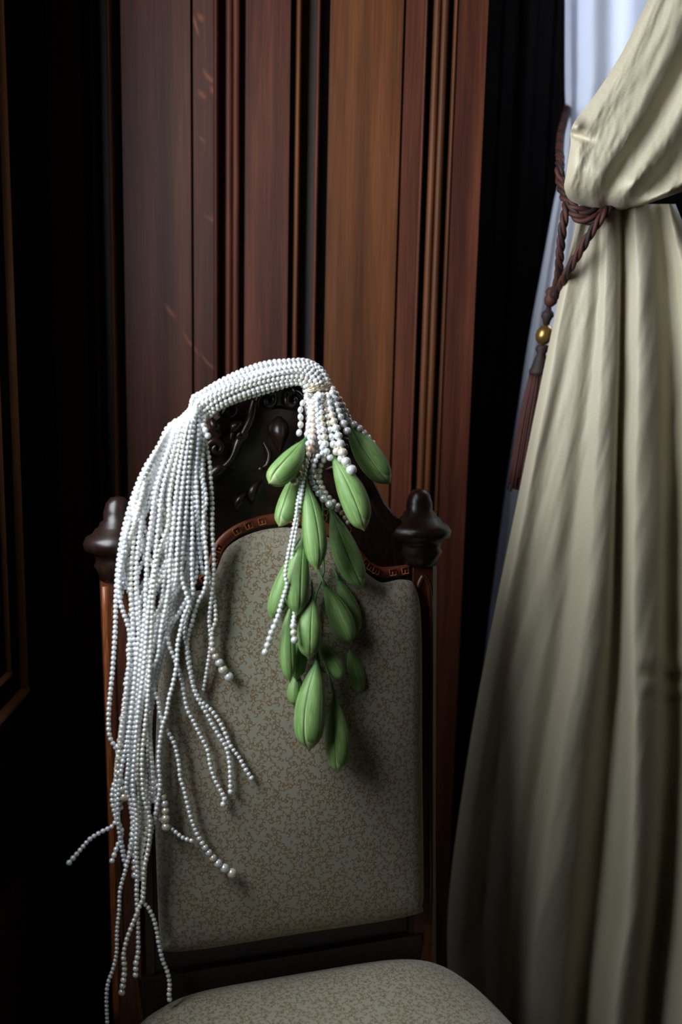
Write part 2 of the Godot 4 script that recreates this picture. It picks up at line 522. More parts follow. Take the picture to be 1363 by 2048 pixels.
func chair() -> void:
	var c := thing("chair", "dark carved wooden chair with cream scroll-patterned back and seat, pearls over its crest", "chair", chair_at)
	c.rotation.y = chair_turn
	var U0 := -0.012
	# posts, each with a turned finial
	for sgn in [-1, 1]:
		var u: float = U0 + (0.180 if sgn > 0 else -0.188)
		var a := back_point(u, 0.436)
		var b := back_point(u, -0.14)
		var s := SurfaceTool.new()
		s.begin(Mesh.PRIMITIVE_TRIANGLES)
		var rows := []
		for p in [[0.436, 0.021], [0.43, 0.0215], [0.3, 0.0205], [0.1, 0.02], [-0.1, 0.0205], [-0.16, 0.022]]:
			var row := []
			for q in [[-1, -0.6], [-0.6, -1], [0.6, -1], [1, -0.6], [1, 0.6], [0.6, 1], [-0.6, 1], [-1, 0.6]]:
				row.append(back_point(u + q[0] * p[1], p[0], q[1] * p[1] - 0.008))
			rows.append(row)
		grid(rows, Vector2(1, 1), true, s, true)
		var post := part("post", done(s), M.post_wood, c)
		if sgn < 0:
			part("lit_edge", done(tube(smooth([back_point(u - 0.0165, 0.43, 0.0085), back_point(u - 0.016, 0.2, 0.0075), back_point(u - 0.0165, -0.1, 0.0075)], 12), 0.0045, 8)), M.lit_edge_wood, post).set_meta("label", "highlight along the post edge, painted as a lighter strip")  # added strip, paints the window light caught by the left post
		# a sunk flute with a pointed head, framed by two fillets
		for side in [-1, 1]:
			part("fillet", done(tube(smooth([back_point(u + side * 0.010, 0.0, 0.0115), back_point(u + side * 0.010, 0.2, 0.012), back_point(u + side * 0.0095, 0.385, 0.0125), back_point(u, 0.425, 0.013)], 20), 0.0035, 8)), M.post_wood, post)
		part("leg", done(tube(smooth([back_point(u, -0.15), Vector3(u, 0.25, -0.02), Vector3(u, 0.01, -0.07)], 8), 0.022, 8)), M.chair_wood, c)
		var prof := []
		for q in [[0.0, 0.532], [0.008, 0.5305], [0.0135, 0.524], [0.0165, 0.513], [0.0165, 0.505], [0.0205, 0.502], [0.022, 0.4975], [0.026, 0.495], [0.030, 0.4895], [0.0365, 0.486], [0.040, 0.479], [0.0385, 0.471], [0.029, 0.467], [0.026, 0.459], [0.0285, 0.453], [0.0245, 0.446], [0.0215, 0.436], [0.0, 0.435]]:
			prof.append(Vector2(q[0], q[1]))
		part("finial", done(lathe(prof, back_point(u, 0.0), Vector3(0, cos(recline), -sin(recline)), Vector3.RIGHT, 28)), M.chair_wood, c)
	# the wooden back: one board with an arched crest, the padding stands proud of it
	var half := [[0.0, 0.660], [0.03, 0.655], [0.058, 0.640], [0.082, 0.616], [0.100, 0.585], [0.114, 0.552], [0.13, 0.52], [0.148, 0.497], [0.172, 0.482], [0.172, 0.2], [0.172, -0.035], [0.172, -0.07]]
	var rim := []
	for i in half.size():
		rim.append(Vector2(U0 + half[i][0], half[i][1]))
	for i in range(half.size() - 1, 0, -1):
		rim.append(Vector2(U0 - half[i][0], half[i][1]))
	var rows := []
	for q in [[0.0, -0.026], [1.0, -0.026], [1.0, 0.006], [0.985, 0.012], [0.93, 0.012], [0.92, 0.008], [0.0, 0.008]]:
		var row := []
		for p in rim:
			var mid := Vector2(U0, 0.3)
			var w: Vector2 = mid + (p - mid) * q[0]
			row.append(back_point(w.x, w.y, q[1]))
		rows.append(row)
	part("back_board", done(grid(rows, Vector2(1, 1), true, null, true)), M.chair_wood, c)
	part("lower_rail", done(box(null, Vector3(U0 - 0.18, 0.47, -0.02), Vector3(U0 + 0.18, 0.525, 0.02), 0.004)), M.chair_wood, c)
	carving(c, U0)
	# padding of the back
	var outline := []
	for q in [[-0.164, 0.004], [-0.166, 0.05], [-0.166, 0.2], [-0.156, 0.36], [-0.148, 0.405], [-0.134, 0.421], [-0.108, 0.421], [-0.092, 0.440], [-0.078, 0.468], [-0.05, 0.484], [-0.012, 0.490], [0.028, 0.484], [0.058, 0.466], [0.078, 0.446], [0.092, 0.430], [0.112, 0.4185], [0.14, 0.4205], [0.156, 0.41], [0.163, 0.36], [0.1635, 0.2], [0.1655, 0.05], [0.164, 0.004], [0.15, -0.007], [0.0, -0.002], [-0.15, -0.007]]:
		outline.append(Vector2(q[0], q[1]))
	outline.append(outline[0])
	var pr := []
	for q in [[1.0, 0.004], [1.004, 0.014], [0.99, 0.022], [0.965, 0.028], [0.93, 0.032], [0.86, 0.034], [0.7, 0.034], [0.5, 0.034], [0.25, 0.034], [0.0, 0.034]]:
		var row := []
		for i in 96:
			var p: Vector2 = spline(outline, float(i) / 96)
			var mid := Vector2(0.0, 0.22)
			var w: Vector2 = mid + (p - mid) * q[0]
			var swell := maxf(0.0, 1.0 - pow(w.x / 0.168, 2)) * maxf(0.0, 1.0 - pow((w.y - 0.22) / 0.29, 2))
			row.append(back_point(w.x, w.y, q[1] + 0.033 * swell))
		pr.append(row)
	part("back_cushion", done(grid(pr, Vector2(1, 1), true)), M.damask, c)
	# tooled band that follows the arch of the padding, with little frames set on it
	var arch := []
	for q in [[-0.142, 0.4285], [-0.104, 0.4285], [-0.090, 0.4465], [-0.078, 0.4725], [-0.05, 0.4895], [-0.012, 0.496], [0.028, 0.4895], [0.058, 0.4715], [0.079, 0.4515], [0.095, 0.4345], [0.115, 0.4255], [0.15, 0.427]]:
		arch.append(Vector2(q[0], q[1]))
	var br := [[], [], [], []]
	for i in 81:
		var p: Vector2 = spline(arch, i / 80.0)
		var t: Vector2 = (spline(arch, minf(1, i / 80.0 + 0.01)) - spline(arch, maxf(0, i / 80.0 - 0.01))).normalized()
		var nn := Vector2(-t.y, t.x)
		for j in 4:
			var o: float = [-0.002, -0.001, 0.0105, 0.0115][j]
			br[j].append(back_point(p.x + nn.x * o, p.y + nn.y * o, [0.008, 0.0125, 0.0125, 0.008][j]))
	var band := part("tooled_band", done(grid(br, Vector2(8, 1))), M.band_leather, c)
	for i in 26:
		if i % 4 == 3:
			continue
		var f := (i + 0.5) / 26.0
		var p: Vector2 = spline(arch, f)
		var t: Vector2 = (spline(arch, minf(1, f + 0.01)) - spline(arch, maxf(0, f - 0.01))).normalized()
		var nn := Vector2(-t.y, t.x)
		var lp := PackedVector3Array()
		for q in [[-0.0042, 0.0012], [0.0042, 0.0012], [0.0042, 0.0085], [-0.0042, 0.0085], [-0.0042, 0.0012], [0.0, 0.0012], [0.0, 0.006]]:
			var w: Vector2 = p + t * q[0] + nn * q[1]
			lp.append(back_point(w.x, w.y, 0.0132))
		part("gilt_frame", done(tube(lp, 0.0008, 5)), M.band_gold, band)
	# seat: domed padding on a frame, four legs
	var sr := []
	for q in [[1.0, 0.43], [1.01, 0.452], [0.99, 0.47], [0.95, 0.486], [0.88, 0.503], [0.76, 0.518], [0.6, 0.530], [0.42, 0.538], [0.22, 0.543], [0.0, 0.545]]:
		var row := []
		for i in 80:
			var a := TAU * i / 80
			var cx := signf(cos(a)) * pow(absf(cos(a)), 0.36)
			var cz := signf(sin(a)) * pow(absf(sin(a)), 0.36)
			var zz := 0.215 + cz * 0.215
			var wx := lerpf(0.214, 0.282, zz / 0.43)
			row.append(Vector3(cx * wx * q[0], q[1], 0.215 + (zz - 0.215) * q[0]))
		sr.append(row)
	part("seat_cushion", done(grid(sr, Vector2(1, 1), true)), M.damask, c)
	part("seat_frame", done(box(null, Vector3(-0.205, 0.37, -0.02), Vector3(0.205, 0.43, 0.06), 0.004)), M.chair_wood, c)
	part("seat_frame", done(box(null, Vector3(-0.25, 0.37, 0.06), Vector3(0.25, 0.43, 0.42), 0.02)), M.chair_wood, c)
	for sgn in [-1, 1]:
		var lp := []
		for q in [[0.03, 0.0], [0.034, 0.02], [0.022, 0.045], [0.018, 0.09], [0.028, 0.16], [0.02, 0.2], [0.027, 0.26], [0.03, 0.3], [0.03, 0.37]]:
			lp.append(Vector2(q[0], q[1]))
		part("leg", done(lathe(lp, Vector3(sgn * 0.22, 0, 0.39), Vector3.UP, Vector3.RIGHT, 20)), M.chair_wood, c)

func carving(c: Node3D, U0: float) -> void:                      # scrolls, leaves and a cartouche on the crest
	var made := SurfaceTool.new()
	for sgn in [-1.0, 1.0]:
		# top volute that curls inwards
		for vol in [[0.0, 0.640, 0.024, 0.0092, 0.0046], [0.046, 0.628, 0.02, 0.008, 0.0042], [0.033, 0.600, 0.018, 0.0075, 0.0038], [0.062, 0.585, 0.018, 0.008, 0.004]]:
			var pts := []
			var cu: float = 0.0145 + vol[0]
			for i in 26:
				var f := i / 25.0
				var a := PI * 1.15 - f * 8.0
				var r: float = lerpf(vol[3] * 1.5, 0.002, pow(f, 0.7))
				pts.append(back_point(U0 + sgn * (cu - cos(a) * r * 1.0), vol[1] + sin(a) * r, 0.014 + 0.006 * f))
			part("scroll", done(tube(smooth(pts, 50), [vol[4] * 0.6, vol[4], vol[4] * 0.95, vol[4] * 0.75, vol[4] * 0.7], 10)), M.chair_wood, c)
		# stem below the volute that runs down and out to the next one
		part("scroll", done(tube(smooth([back_point(U0 + sgn * 0.030, 0.640, 0.013), back_point(U0 + sgn * 0.036, 0.618, 0.015), back_point(U0 + sgn * 0.048, 0.595, 0.015), back_point(U0 + sgn * 0.06, 0.57, 0.013), back_point(U0 + sgn * 0.085, 0.55, 0.012)], 30), [0.004, 0.006, 0.0055, 0.004, 0.002], 10)), M.chair_wood, c)
		# c-scroll ending in a small ball
		part("scroll", done(tube(smooth([back_point(U0 + sgn * 0.020, 0.592, 0.013), back_point(U0 + sgn * 0.014, 0.578, 0.016), back_point(U0 + sgn * 0.0165, 0.566, 0.016), back_point(U0 + sgn * 0.024, 0.5605, 0.016)], 24), [0.0015, 0.003, 0.003, 0.0022], 9)), M.chair_wood, c)
		part("scroll", done(tube(smooth([back_point(U0 + sgn * 0.0245, 0.563, 0.015), back_point(U0 + sgn * 0.0245, 0.5605, 0.017), back_point(U0 + sgn * 0.0245, 0.558, 0.015)], 8), [0.001, 0.0042, 0.001], 10)), M.chair_wood, c)
		# acanthus leaves
		for leaf in [[0.052, 0.612, 2.5, 0.026, 0.006], [0.078, 0.612, 0.9, 0.024, 0.006], [0.074, 0.560, 2.8, 0.036, 0.006], [0.095, 0.538, 2.5, 0.034, 0.005], [0.034, 0.536, 2.0, 0.034, 0.005], [0.05, 0.525, 2.2, 0.03, 0.0045], [0.012, 0.650, 1.2, 0.014, 0.005]]:
			var lp := []
			for i in 5:
				var f := i / 4.0
				var a: float = leaf[2] + (f - 0.5) * 0.9
				lp.append(back_point(U0 + sgn * (leaf[0] + cos(a) * leaf[3] * (f - 0.5)), leaf[1] + sin(a) * leaf[3] * (f - 0.5), 0.010 + 0.008 * sin(PI * f)))
			part("leaf_carving", done(tube(smooth(lp, 16), [0.001, leaf[4] * 0.8, leaf[4], leaf[4] * 0.6, 0.001], 10)), M.chair_wood, c)
	# the cartouche: a bulging shield that tapers to a tail
	var rows := []
	for j in 13:
		var f := j / 12.0
		var v := lerpf(0.622, 0.578, f)
		var w: float = spline([0.003, 0.010, 0.0125, 0.0115, 0.008, 0.005, 0.0015], f)
		var row := []
		for i in 13:
			var s := i / 6.0 - 1.0
			row.append(back_point(U0 + s * w, v, 0.008 + 0.016 * sqrt(maxf(0, 1 - s * s)) * sin(PI * clampf(f * 0.9 + 0.1, 0, 1))))
		rows.append(row)
	part("cartouche", done(grid(rows)), M.chair_wood, c)
	part("cresting", done(tube(smooth([back_point(U0 - 0.05, 0.645, 0.004), back_point(U0 - 0.025, 0.659, 0.006), back_point(U0, 0.663, 0.008), back_point(U0 + 0.025, 0.659, 0.006), back_point(U0 + 0.05, 0.645, 0.004)], 24), [0.002, 0.006, 0.008, 0.006, 0.002], 10)), M.chair_wood, c)

# ------------------------------------------------------------------ the pearls

var garland: Node3D
var ball: Array
var ball_mesh: SphereMesh
var loose_pearls := 0
var bridge_px := [Vector2(638, 782), Vector2(629, 758), Vector2(608, 744), Vector2(580, 745), Vector2(540, 752), Vector2(495, 765), Vector2(450, 783), Vector2(415, 803), Vector2(390, 826)]
var bridge_wide := [30.0, 29.0, 29.0, 28.0, 31.0, 30.0, 28.0, 27.0, 29.0]

func bead_run(called: String, path: PackedVector3Array, r0: float, r1: float, grow_from: float, tints: Array, oval := 1.0, jump := 1.0) -> void:
	# pearls threaded along the path; radii in metres, the last share of the run grows to r1. Big ones are pieces of their own.
	var total := 0.0
	var lens := PackedFloat32Array([0.0])
	for i in path.size() - 1:
		total += path[i].distance_to(path[i + 1])
		lens.append(total)
	var vs := PackedVector3Array()
	var ns := PackedVector3Array()
	var cs := PackedColorArray()
	var ix := PackedInt32Array()
	var tv: PackedVector3Array = ball[Mesh.ARRAY_VERTEX]
	var tn: PackedVector3Array = ball[Mesh.ARRAY_NORMAL]
	var ti: PackedInt32Array = ball[Mesh.ARRAY_INDEX]
	var big := []
	var pos := rng.randf() * r0 * 2.0
	var seg := 0
	while pos < total:
		var f := pos / total
		var r := lerpf(r0, r1, smoothstep(grow_from, 1.0, f)) * (1.0 + rng.randf_range(-0.05, 0.05))
		while seg < lens.size() - 2 and lens[seg + 1] < pos:
			seg += 1
		var k := (pos - lens[seg]) / maxf(lens[seg + 1] - lens[seg], 1e-6)
		var p := path[seg].lerp(path[seg + 1], k)
		var d := (path[seg + 1] - path[seg]).normalized()
		if r > 0.0036 and loose_pearls < 290:
			big.append([p, r, d])
			loose_pearls += 1
		else:
			var side := d.cross(Vector3(0.3, 0.1, 0.95)).normalized()
			var b := Basis(side * r, d * r * oval, side.cross(d) * r)
			var h := rng.randf()
			var col: Color = tints[0].lerp(tints[1], h)
			var at := vs.size()
			for i in tv.size():
				vs.append(p + b * tv[i])
				ns.append((b * tn[i]).normalized())
				cs.append(col)
			for i in ti:
				ix.append(at + i)
		pos += r * 1.97 * oval * jump
	var s: MeshInstance3D
	var o: Node = garland
	if vs.size():
		var arr := []
		arr.resize(Mesh.ARRAY_MAX)
		arr[Mesh.ARRAY_VERTEX] = vs
		arr[Mesh.ARRAY_NORMAL] = ns
		arr[Mesh.ARRAY_COLOR] = cs
		arr[Mesh.ARRAY_INDEX] = ix
		var m := ArrayMesh.new()
		m.add_surface_from_arrays(Mesh.PRIMITIVE_TRIANGLES, arr)
		s = part(called, m, M.pearl, garland)
		s.position = -garland.position
		o = s
	else:
		var hold := Node3D.new()
		hold.name = called
		garland.add_child(hold, true)
		hold.position = -garland.position
		o = hold
	for q in big:
		var pm: StandardMaterial3D = tints[2 + rng.randi() % (tints.size() - 2)]
		var e := part("pearl", ball_mesh, pm, o)
		var side: Vector3 = q[2].cross(Vector3(0.3, 0.1, 0.95)).normalized()
		e.transform = Transform3D(Basis(side * q[1], q[2] * q[1] * oval, side.cross(q[2]) * q[1]), q[0])

func bridge_point(t: float, slot: Vector2) -> Vector3:           # slot: place in the bundle's cross-section, -1 to 1
	var p: Vector2 = spline(bridge_px, t)
	var q: Vector2 = (spline(bridge_px, minf(1, t + 0.02)) - spline(bridge_px, maxf(0, t - 0.02))).normalized()
	var w: float = spline(bridge_wide, t)
	var nn := Vector2(q.y, -q.x)
	p += nn * slot.x * w
	p += nn * 1.6 * sin(t * 9.0 + slot.y * 40.0 + slot.x * 17.0)
	return on_back(p.x, p.y, 0.036 + slot.y * 0.016)

var slot_count := 0
func puff(px: float, py: float) -> float:                        # how far the padding swells out there
	return 0.011 * exp(-pow((px - 575.0) / 190.0, 2)) * smoothstep(900, 1150, py)

func next_slot() -> Vector2:
	slot_count += 1
	var a := slot_count * 2.39996
	var r := sqrt((slot_count % 23 + 0.5) / 23.0) * 0.93
	return Vector2(cos(a), sin(a)) * r

func tail(px: Array, out: Array, r := 5.1, r_end := 5.1, grow := 0.9, tints := [], slot = null) -> void:
	# a strand from the tie on the right, over the bridge, then down through the pixels «px» (pairs), «out» metres in front of the back
	var s: Vector2 = slot if slot != null else next_slot()
	var pts := []
	for i in 15:
		pts.append(bridge_point(i / 14.0 * 0.94, s))
	for i in px.size() / 2:
		var f := float(i) / (px.size() / 2 - 1)
		pts.append(on_back(px[i * 2], px[i * 2 + 1], spline(out, f) + puff(px[i * 2], px[i * 2 + 1])))
	var path := smooth(pts, pts.size() * 6)
	var u := px_size(pts[pts.size() - 1])
	bead_run("pearl_strand", path, r * u, r_end * u, grow, tints if tints else whites)

func drop(px: Array, out: Array, r: float, r_end: float, grow := 0.0, tints := [], oval := 1.0) -> void:
	var pts := []
	for i in px.size() / 2:
		var f := float(i) / (px.size() / 2 - 1)
		pts.append(on_back(px[i * 2], px[i * 2 + 1], spline(out, f) + puff(px[i * 2], px[i * 2 + 1])))
	var u := px_size(pts[pts.size() - 1])
	bead_run("pearl_strand", smooth(pts, pts.size() * 6), r * u, r_end * u, grow, tints if tints else whites, oval)

var whites: Array
var creams: Array
var pinks: Array
var blues: Array

func pearls() -> void:
	ball_mesh = SphereMesh.new()
	ball_mesh.radius = 1.0
	ball_mesh.height = 2.0
	ball_mesh.radial_segments = 20
	ball_mesh.rings = 10
	var small := SphereMesh.new()
	small.radius = 1.0
	small.height = 2.0
	small.radial_segments = 10
	small.rings = 5
	ball = small.get_mesh_arrays()
	whites = [Color(0.86, 0.87, 0.89), Color(0.95, 0.95, 0.93), M.pearl_white, M.pearl_white, M.pearl_cream]
	creams = [Color(0.84, 0.8, 0.7), Color(0.94, 0.92, 0.87), M.pearl_cream, M.pearl_white]
	pinks = [Color(0.6, 0.5, 0.42), Color(0.75, 0.62, 0.52), M.pearl_pink, M.pearl_cream]
	blues = [Color(0.74, 0.8, 0.9), Color(0.88, 0.9, 0.94), M.pearl_blue, M.pearl_white]
	garland = thing("pearl_garland", "garland of many white pearl strands tied and draped over the chair's carved crest", "pearl garland", on_back(540, 760, 0.03))
	rng.seed = 11
	# the tail on the left, strand by strand as they fall; first the ones that can be followed
	tail([345, 846, 318, 890, 285, 945, 262, 1005, 245, 1070, 236, 1130, 232, 1190, 230, 1260, 225, 1340, 219, 1400, 217, 1440, 220, 1475, 236, 1505, 240, 1535, 228, 1568, 224, 1595, 230, 1630, 243, 1665, 234, 1693, 228, 1710, 222, 1727], [0.055, 0.06, 0.055, 0.05, 0.06], 5.2, 6.2, 0.96, [], Vector2(0.9, 0.3))
	tail([350, 842, 320, 900, 290, 965, 274, 1015, 270, 1060, 264, 1120, 262, 1200, 264, 1262, 256, 1300, 262, 1335, 250, 1390, 246, 1430, 242, 1470, 240, 1500, 237, 1530, 240, 1560, 246, 1585, 250, 1603], [0.06, 0.065, 0.06, 0.06, 0.06], 5.2, 9.0, 0.8, creams, Vector2(0.8, 0.6))
	tail([356, 842, 326, 905, 300, 970, 285, 1030, 277, 1090, 272, 1150, 274, 1210, 277, 1270, 272, 1330, 265, 1400, 258, 1470, 256, 1530, 252, 1580, 262, 1605, 268, 1640, 262, 1690, 252, 1735, 240, 1780, 238, 1820, 234, 1860, 233, 1905, 226, 1937, 215, 1970, 213, 2010, 216, 2075], [0.065, 0.07, 0.065, 0.06, 0.06, 0.055], 5.0, 4.4, 0.4, [], Vector2(0.7, -0.2))
	tail([362, 842, 336, 905, 312, 980, 303, 1040, 296, 1100, 292, 1160, 290, 1220, 285, 1280, 278, 1350, 270, 1420, 262, 1490, 257, 1560, 240, 1610, 228, 1648, 206, 1662, 180, 1678, 158, 1703, 137, 1727], [0.07, 0.075, 0.07, 0.06, 0.05, 0.04], 5.1, 6.0, 0.97, [], Vector2(0.6, 0.7))
	tail([368, 842, 345, 910, 325, 980, 318, 1040, 313, 1090, 306, 1150, 298, 1210, 292, 1280, 286, 1350, 277, 1420, 270, 1500, 266, 1570, 274, 1640, 272, 1690, 274, 1740, 273, 1790, 275, 1830, 276, 1870, 276, 1905, 272, 1925, 271, 1950], [0.072, 0.08, 0.07, 0.06, 0.06], 5.0, 6.4, 0.94, [], Vector2(0.45, 0.3))
	tail([374, 842, 354, 915, 340, 985, 336, 1050, 322, 1090, 312, 1130, 306, 1190, 303, 1250, 300, 1320, 296, 1390, 290, 1450, 284, 1520, 287, 1590, 300, 1640, 296, 1700, 288, 1740, 287, 1790, 278, 1815, 262, 1855, 253, 1880, 247, 1910, 249, 1940, 243, 1988], [0.074, 0.08, 0.07, 0.062, 0.06], 5.0, 6.8, 0.93, creams, Vector2(0.3, 0.8))
	tail([378, 842, 362, 920, 352, 990, 347, 1050, 340, 1120, 338, 1170, 330, 1220, 322, 1260, 316, 1310, 303, 1345, 306, 1375, 316, 1400, 320, 1430, 330, 1455, 345, 1480, 352, 1500, 358, 1530, 360, 1555, 368, 1580, 375, 1610, 383, 1640, 395, 1670, 408, 1692, 425, 1715, 440, 1730, 472, 1752], [0.075, 0.08, 0.07, 0.062, 0.06, 0.06], 5.0, 10.0, 0.89, [], Vector2(0.15, 0.5))
	tail([384, 842, 370, 930, 362, 1000, 357, 1060, 354, 1110, 352, 1155, 344, 1190, 338, 1230, 334, 1260, 338, 1290, 346, 1310, 356, 1335, 363, 1360, 368, 1390, 375, 1420, 388, 1445, 400, 1470, 415, 1500, 420, 1530, 430, 1560, 443, 1585, 449, 1600, 444, 1612], [0.075, 0.08, 0.07, 0.064, 0.06, 0.06], 5.0, 6.2, 0.96, [], Vector2(0.0, 0.8))
	tail([388, 842, 378, 930, 374, 1000, 370, 1050, 365, 1100, 363, 1150, 370, 1180, 378, 1205, 368, 1230, 362, 1255, 355, 1290, 353, 1330, 345, 1370, 338, 1395, 332, 1430, 325, 1450, 320, 1480, 317, 1510, 318, 1540, 320, 1570, 316, 1600, 310, 1630, 303, 1660, 298, 1690, 291, 1720, 288, 1760, 285, 1800, 296, 1815, 306, 1835, 313, 1860, 318, 1890, 325, 1920, 335, 1945, 339, 1968, 338, 1990, 340, 2003], [0.074, 0.078, 0.07, 0.062, 0.06, 0.055], 4.9, 6.0, 0.97, [], Vector2(-0.15, 0.6))
	tail([392, 842, 384, 930, 384, 1000, 385, 1050, 384, 1100, 384, 1150, 386, 1180, 382, 1210, 372, 1240, 370, 1270, 375, 1300, 381, 1340, 388, 1380, 400, 1405, 415, 1430, 425, 1450, 437, 1470, 452, 1495, 458, 1520, 460, 1550, 461, 1592], [0.07, 0.075, 0.07, 0.064, 0.06, 0.06], 5.0, 6.4, 0.97, [], Vector2(-0.3, 0.8))
	tail([397, 842, 393, 930, 389, 980, 392, 1030, 396, 1080, 402, 1130, 404, 1146], [0.07, 0.072, 0.066], 4.8, 5.2, 0.95, blues, Vector2(-0.5, -0.2))
	tail([400, 845, 398, 905, 397, 940, 405, 970, 406, 1010, 408, 1060, 412, 1110, 413, 1150, 408, 1180, 398, 1200, 390, 1220, 384, 1245, 376, 1270, 374, 1310, 380, 1345, 386, 1370, 400, 1400, 422, 1420, 440, 1445, 452, 1470, 460, 1490, 478, 1515, 492, 1540, 507, 1562], [0.068, 0.07, 0.07, 0.066, 0.06, 0.06], 4.9, 5.4, 0.95, [], Vector2(-0.6, 0.5))
	tail([404, 850, 410, 880, 418, 920, 421, 960, 424, 1010, 424, 1060, 427, 1120, 426, 1160, 422, 1200, 418, 1240, 421, 1280, 418, 1310, 415, 1330, 410, 1360, 406, 1380], [0.062, 0.062, 0.065, 0.06, 0.055], 5.1, 4.4, 0.6, [], Vector2(-0.85, 0.2))
	tail([402, 842, 399, 900, 404, 985, 409, 1080, 416, 1140, 428, 1200, 431, 1240, 424, 1262, 425, 1300, 437, 1322, 448, 1343, 463, 1359], [0.06, 0.06, 0.062, 0.062, 0.06], 4.8, 10.0, 0.86, creams, Vector2(-0.75, -0.5))
	tail([382, 845, 372, 930, 365, 1010, 360, 1090, 352, 1170, 345, 1230, 330, 1300, 312, 1370, 300, 1440, 296, 1500, 300, 1540, 312, 1566, 325, 1590, 330, 1615, 331, 1640, 332, 1667], [0.062, 0.062, 0.06, 0.06, 0.06], 4.9, 8.8, 0.85, creams, Vector2(-0.1, -0.4))
	tail([376, 845, 360, 940, 350, 1010, 344, 1090, 330, 1150, 322, 1220, 316, 1290, 306, 1370, 300, 1450, 303, 1520, 308, 1580, 318, 1636, 330, 1643, 340, 1655, 352, 1665, 366, 1676, 388, 1683], [0.062, 0.062, 0.06, 0.058, 0.06], 4.9, 4.6, 0.8, [], Vector2(0.2, -0.5))
	# then the crowd between and behind them
	var edge_y := [850.0, 900.0, 950.0, 1000.0, 1050.0, 1100.0, 1150.0, 1200.0, 1260.0, 1320.0, 1400.0, 1480.0, 1560.0, 1640.0, 1720.0]
	var edge_l := [345.0, 312.0, 288.0, 270.0, 256.0, 247.0, 240.0, 240.0, 258.0, 258.0, 250.0, 240.0, 232.0, 236.0, 248.0]
	var edge_r := [410.0, 408.0, 410.0, 412.0, 412.0, 405.0, 392.0, 372.0, 338.0, 318.0, 304.0, 300.0, 306.0, 304.0, 296.0]
	for k in 38:
		var f := (k + 0.5) / 38.0
		var stop: int = [9, 12, 14, 13, 10, 14, 11][k % 7]
		var px := []
		var wander := rng.randf_range(-0.1, 0.1)
		for j in stop + 1:
			wander = clampf(wander * 0.9 + rng.randf_range(-0.2, 0.2), -0.36, 0.36)
			var g := clampf(f + wander * smoothstep(1, 6, j), 0.0, 1.0)
			px.append(lerpf(edge_l[j], edge_r[j], g))
			px.append(edge_y[j] - (rng.randf_range(-50, 75) if j == stop else 0.0))
		var depth := rng.randf_range(0.04, 0.074)
		tail(px, [0.066, depth, rng.randf_range(0.042, 0.072), rng.randf_range(0.045, 0.07), 0.058], 5.0, [5.0, 6.5, 5.6, 7.5, 5.0][k % 5], 0.9, [whites, whites, creams, whites, blues][k % 5])
	# a short end that peeps out at the right of the gathering
	drop([404, 845, 408, 856, 413, 866, 418, 879], [0.07, 0.075, 0.075], 5.6, 7.2, 0.2)
	# the short ends on the right of the tie
	drop([616, 792, 606, 804, 600, 822, 601, 840, 600, 856, 596, 872], [0.06, 0.066, 0.06], 5.6, 5.9, 0.0, [Color(0.8, 0.72, 0.68), Color(0.8, 0.82, 0.86), M.pearl_blue], 1.38)
	drop([655, 782, 660, 815, 667, 842, 675, 868, 682, 895, 690, 920, 704, 942], [0.066, 0.09, 0.1], 7.0, 10.5, 0.1, whites)
	drop([648, 786, 652, 826, 660, 862, 667, 890, 680, 914, 696, 932], [0.066, 0.085, 0.095], 7.0, 8.6, 0.0, creams)
	drop([662, 778, 672, 808, 680, 834, 690, 854, 698, 872], [0.06, 0.075, 0.08], 6.8, 8.0, 0.0, whites)
	drop([664, 776, 678, 798, 688, 818, 697, 838], [0.045, 0.05, 0.05], 6.4, 7.4, 0.0, pinks)
	drop([662, 780, 682, 820, 694, 838, 706, 848, 720, 858, 731, 871, 744, 887], [0.05, 0.06, 0.055], 6.0, 7.6, 0.1, blues)
	drop([640, 790, 642, 830, 648, 870, 652, 900, 660, 915], [0.07, 0.085, 0.085], 6.0, 7.6, 0.0, whites)
	drop([628, 792, 627, 835, 626, 870, 620, 898, 610, 918, 600, 932, 596, 948, 586, 966], [0.07, 0.08, 0.085, 0.09], 6.2, 8.6, 0.3, pinks)
	drop([622, 794, 622, 840, 622, 868, 616, 890, 610, 908, 606, 926], [0.066, 0.078, 0.08], 6.0, 7.6, 0.0, whites)
	drop([634, 790, 636, 850, 641, 885, 645, 905, 634, 914, 626, 935, 622, 952, 628, 972, 640, 990, 654, 1004, 670, 1019], [0.074, 0.085, 0.08, 0.075, 0.08], 5.6, 8.4, 0.6, blues)
	drop([644, 790, 648, 850, 651, 886, 652, 912, 642, 930, 638, 955, 646, 978, 658, 996, 676, 1012], [0.07, 0.078, 0.07, 0.07], 5.6, 6.2, 0.3, creams)
	drop([630, 794, 632, 860, 632, 900, 626, 925, 632, 950, 648, 985, 664, 1012, 684, 1026, 700, 1052], [0.07, 0.07, 0.06, 0.06], 5.4, 6.0, 0.3, pinks)
	drop([616, 796, 618, 850, 612, 905, 604, 950, 600, 980, 595, 1005, 592, 1030, 587, 1055, 581, 1085, 575, 1115, 570, 1150, 574, 1168, 569, 1186, 563, 1206, 557, 1228, 550, 1248, 543, 1264, 537, 1284, 530, 1305], [0.066, 0.08, 0.095, 0.098, 0.095, 0.09, 0.085], 4.4, 7.4, 0.7, whites)
	drop([620, 796, 624, 860, 616, 915, 607, 955, 603, 990, 598, 1020, 592, 1060, 586, 1095, 583, 1130, 586, 1180, 588, 1225, 586, 1248, 587, 1266, 589, 1284], [0.066, 0.08, 0.09, 0.09, 0.085, 0.085, 0.1, 0.104], 4.4, 8.0, 0.85, whites)
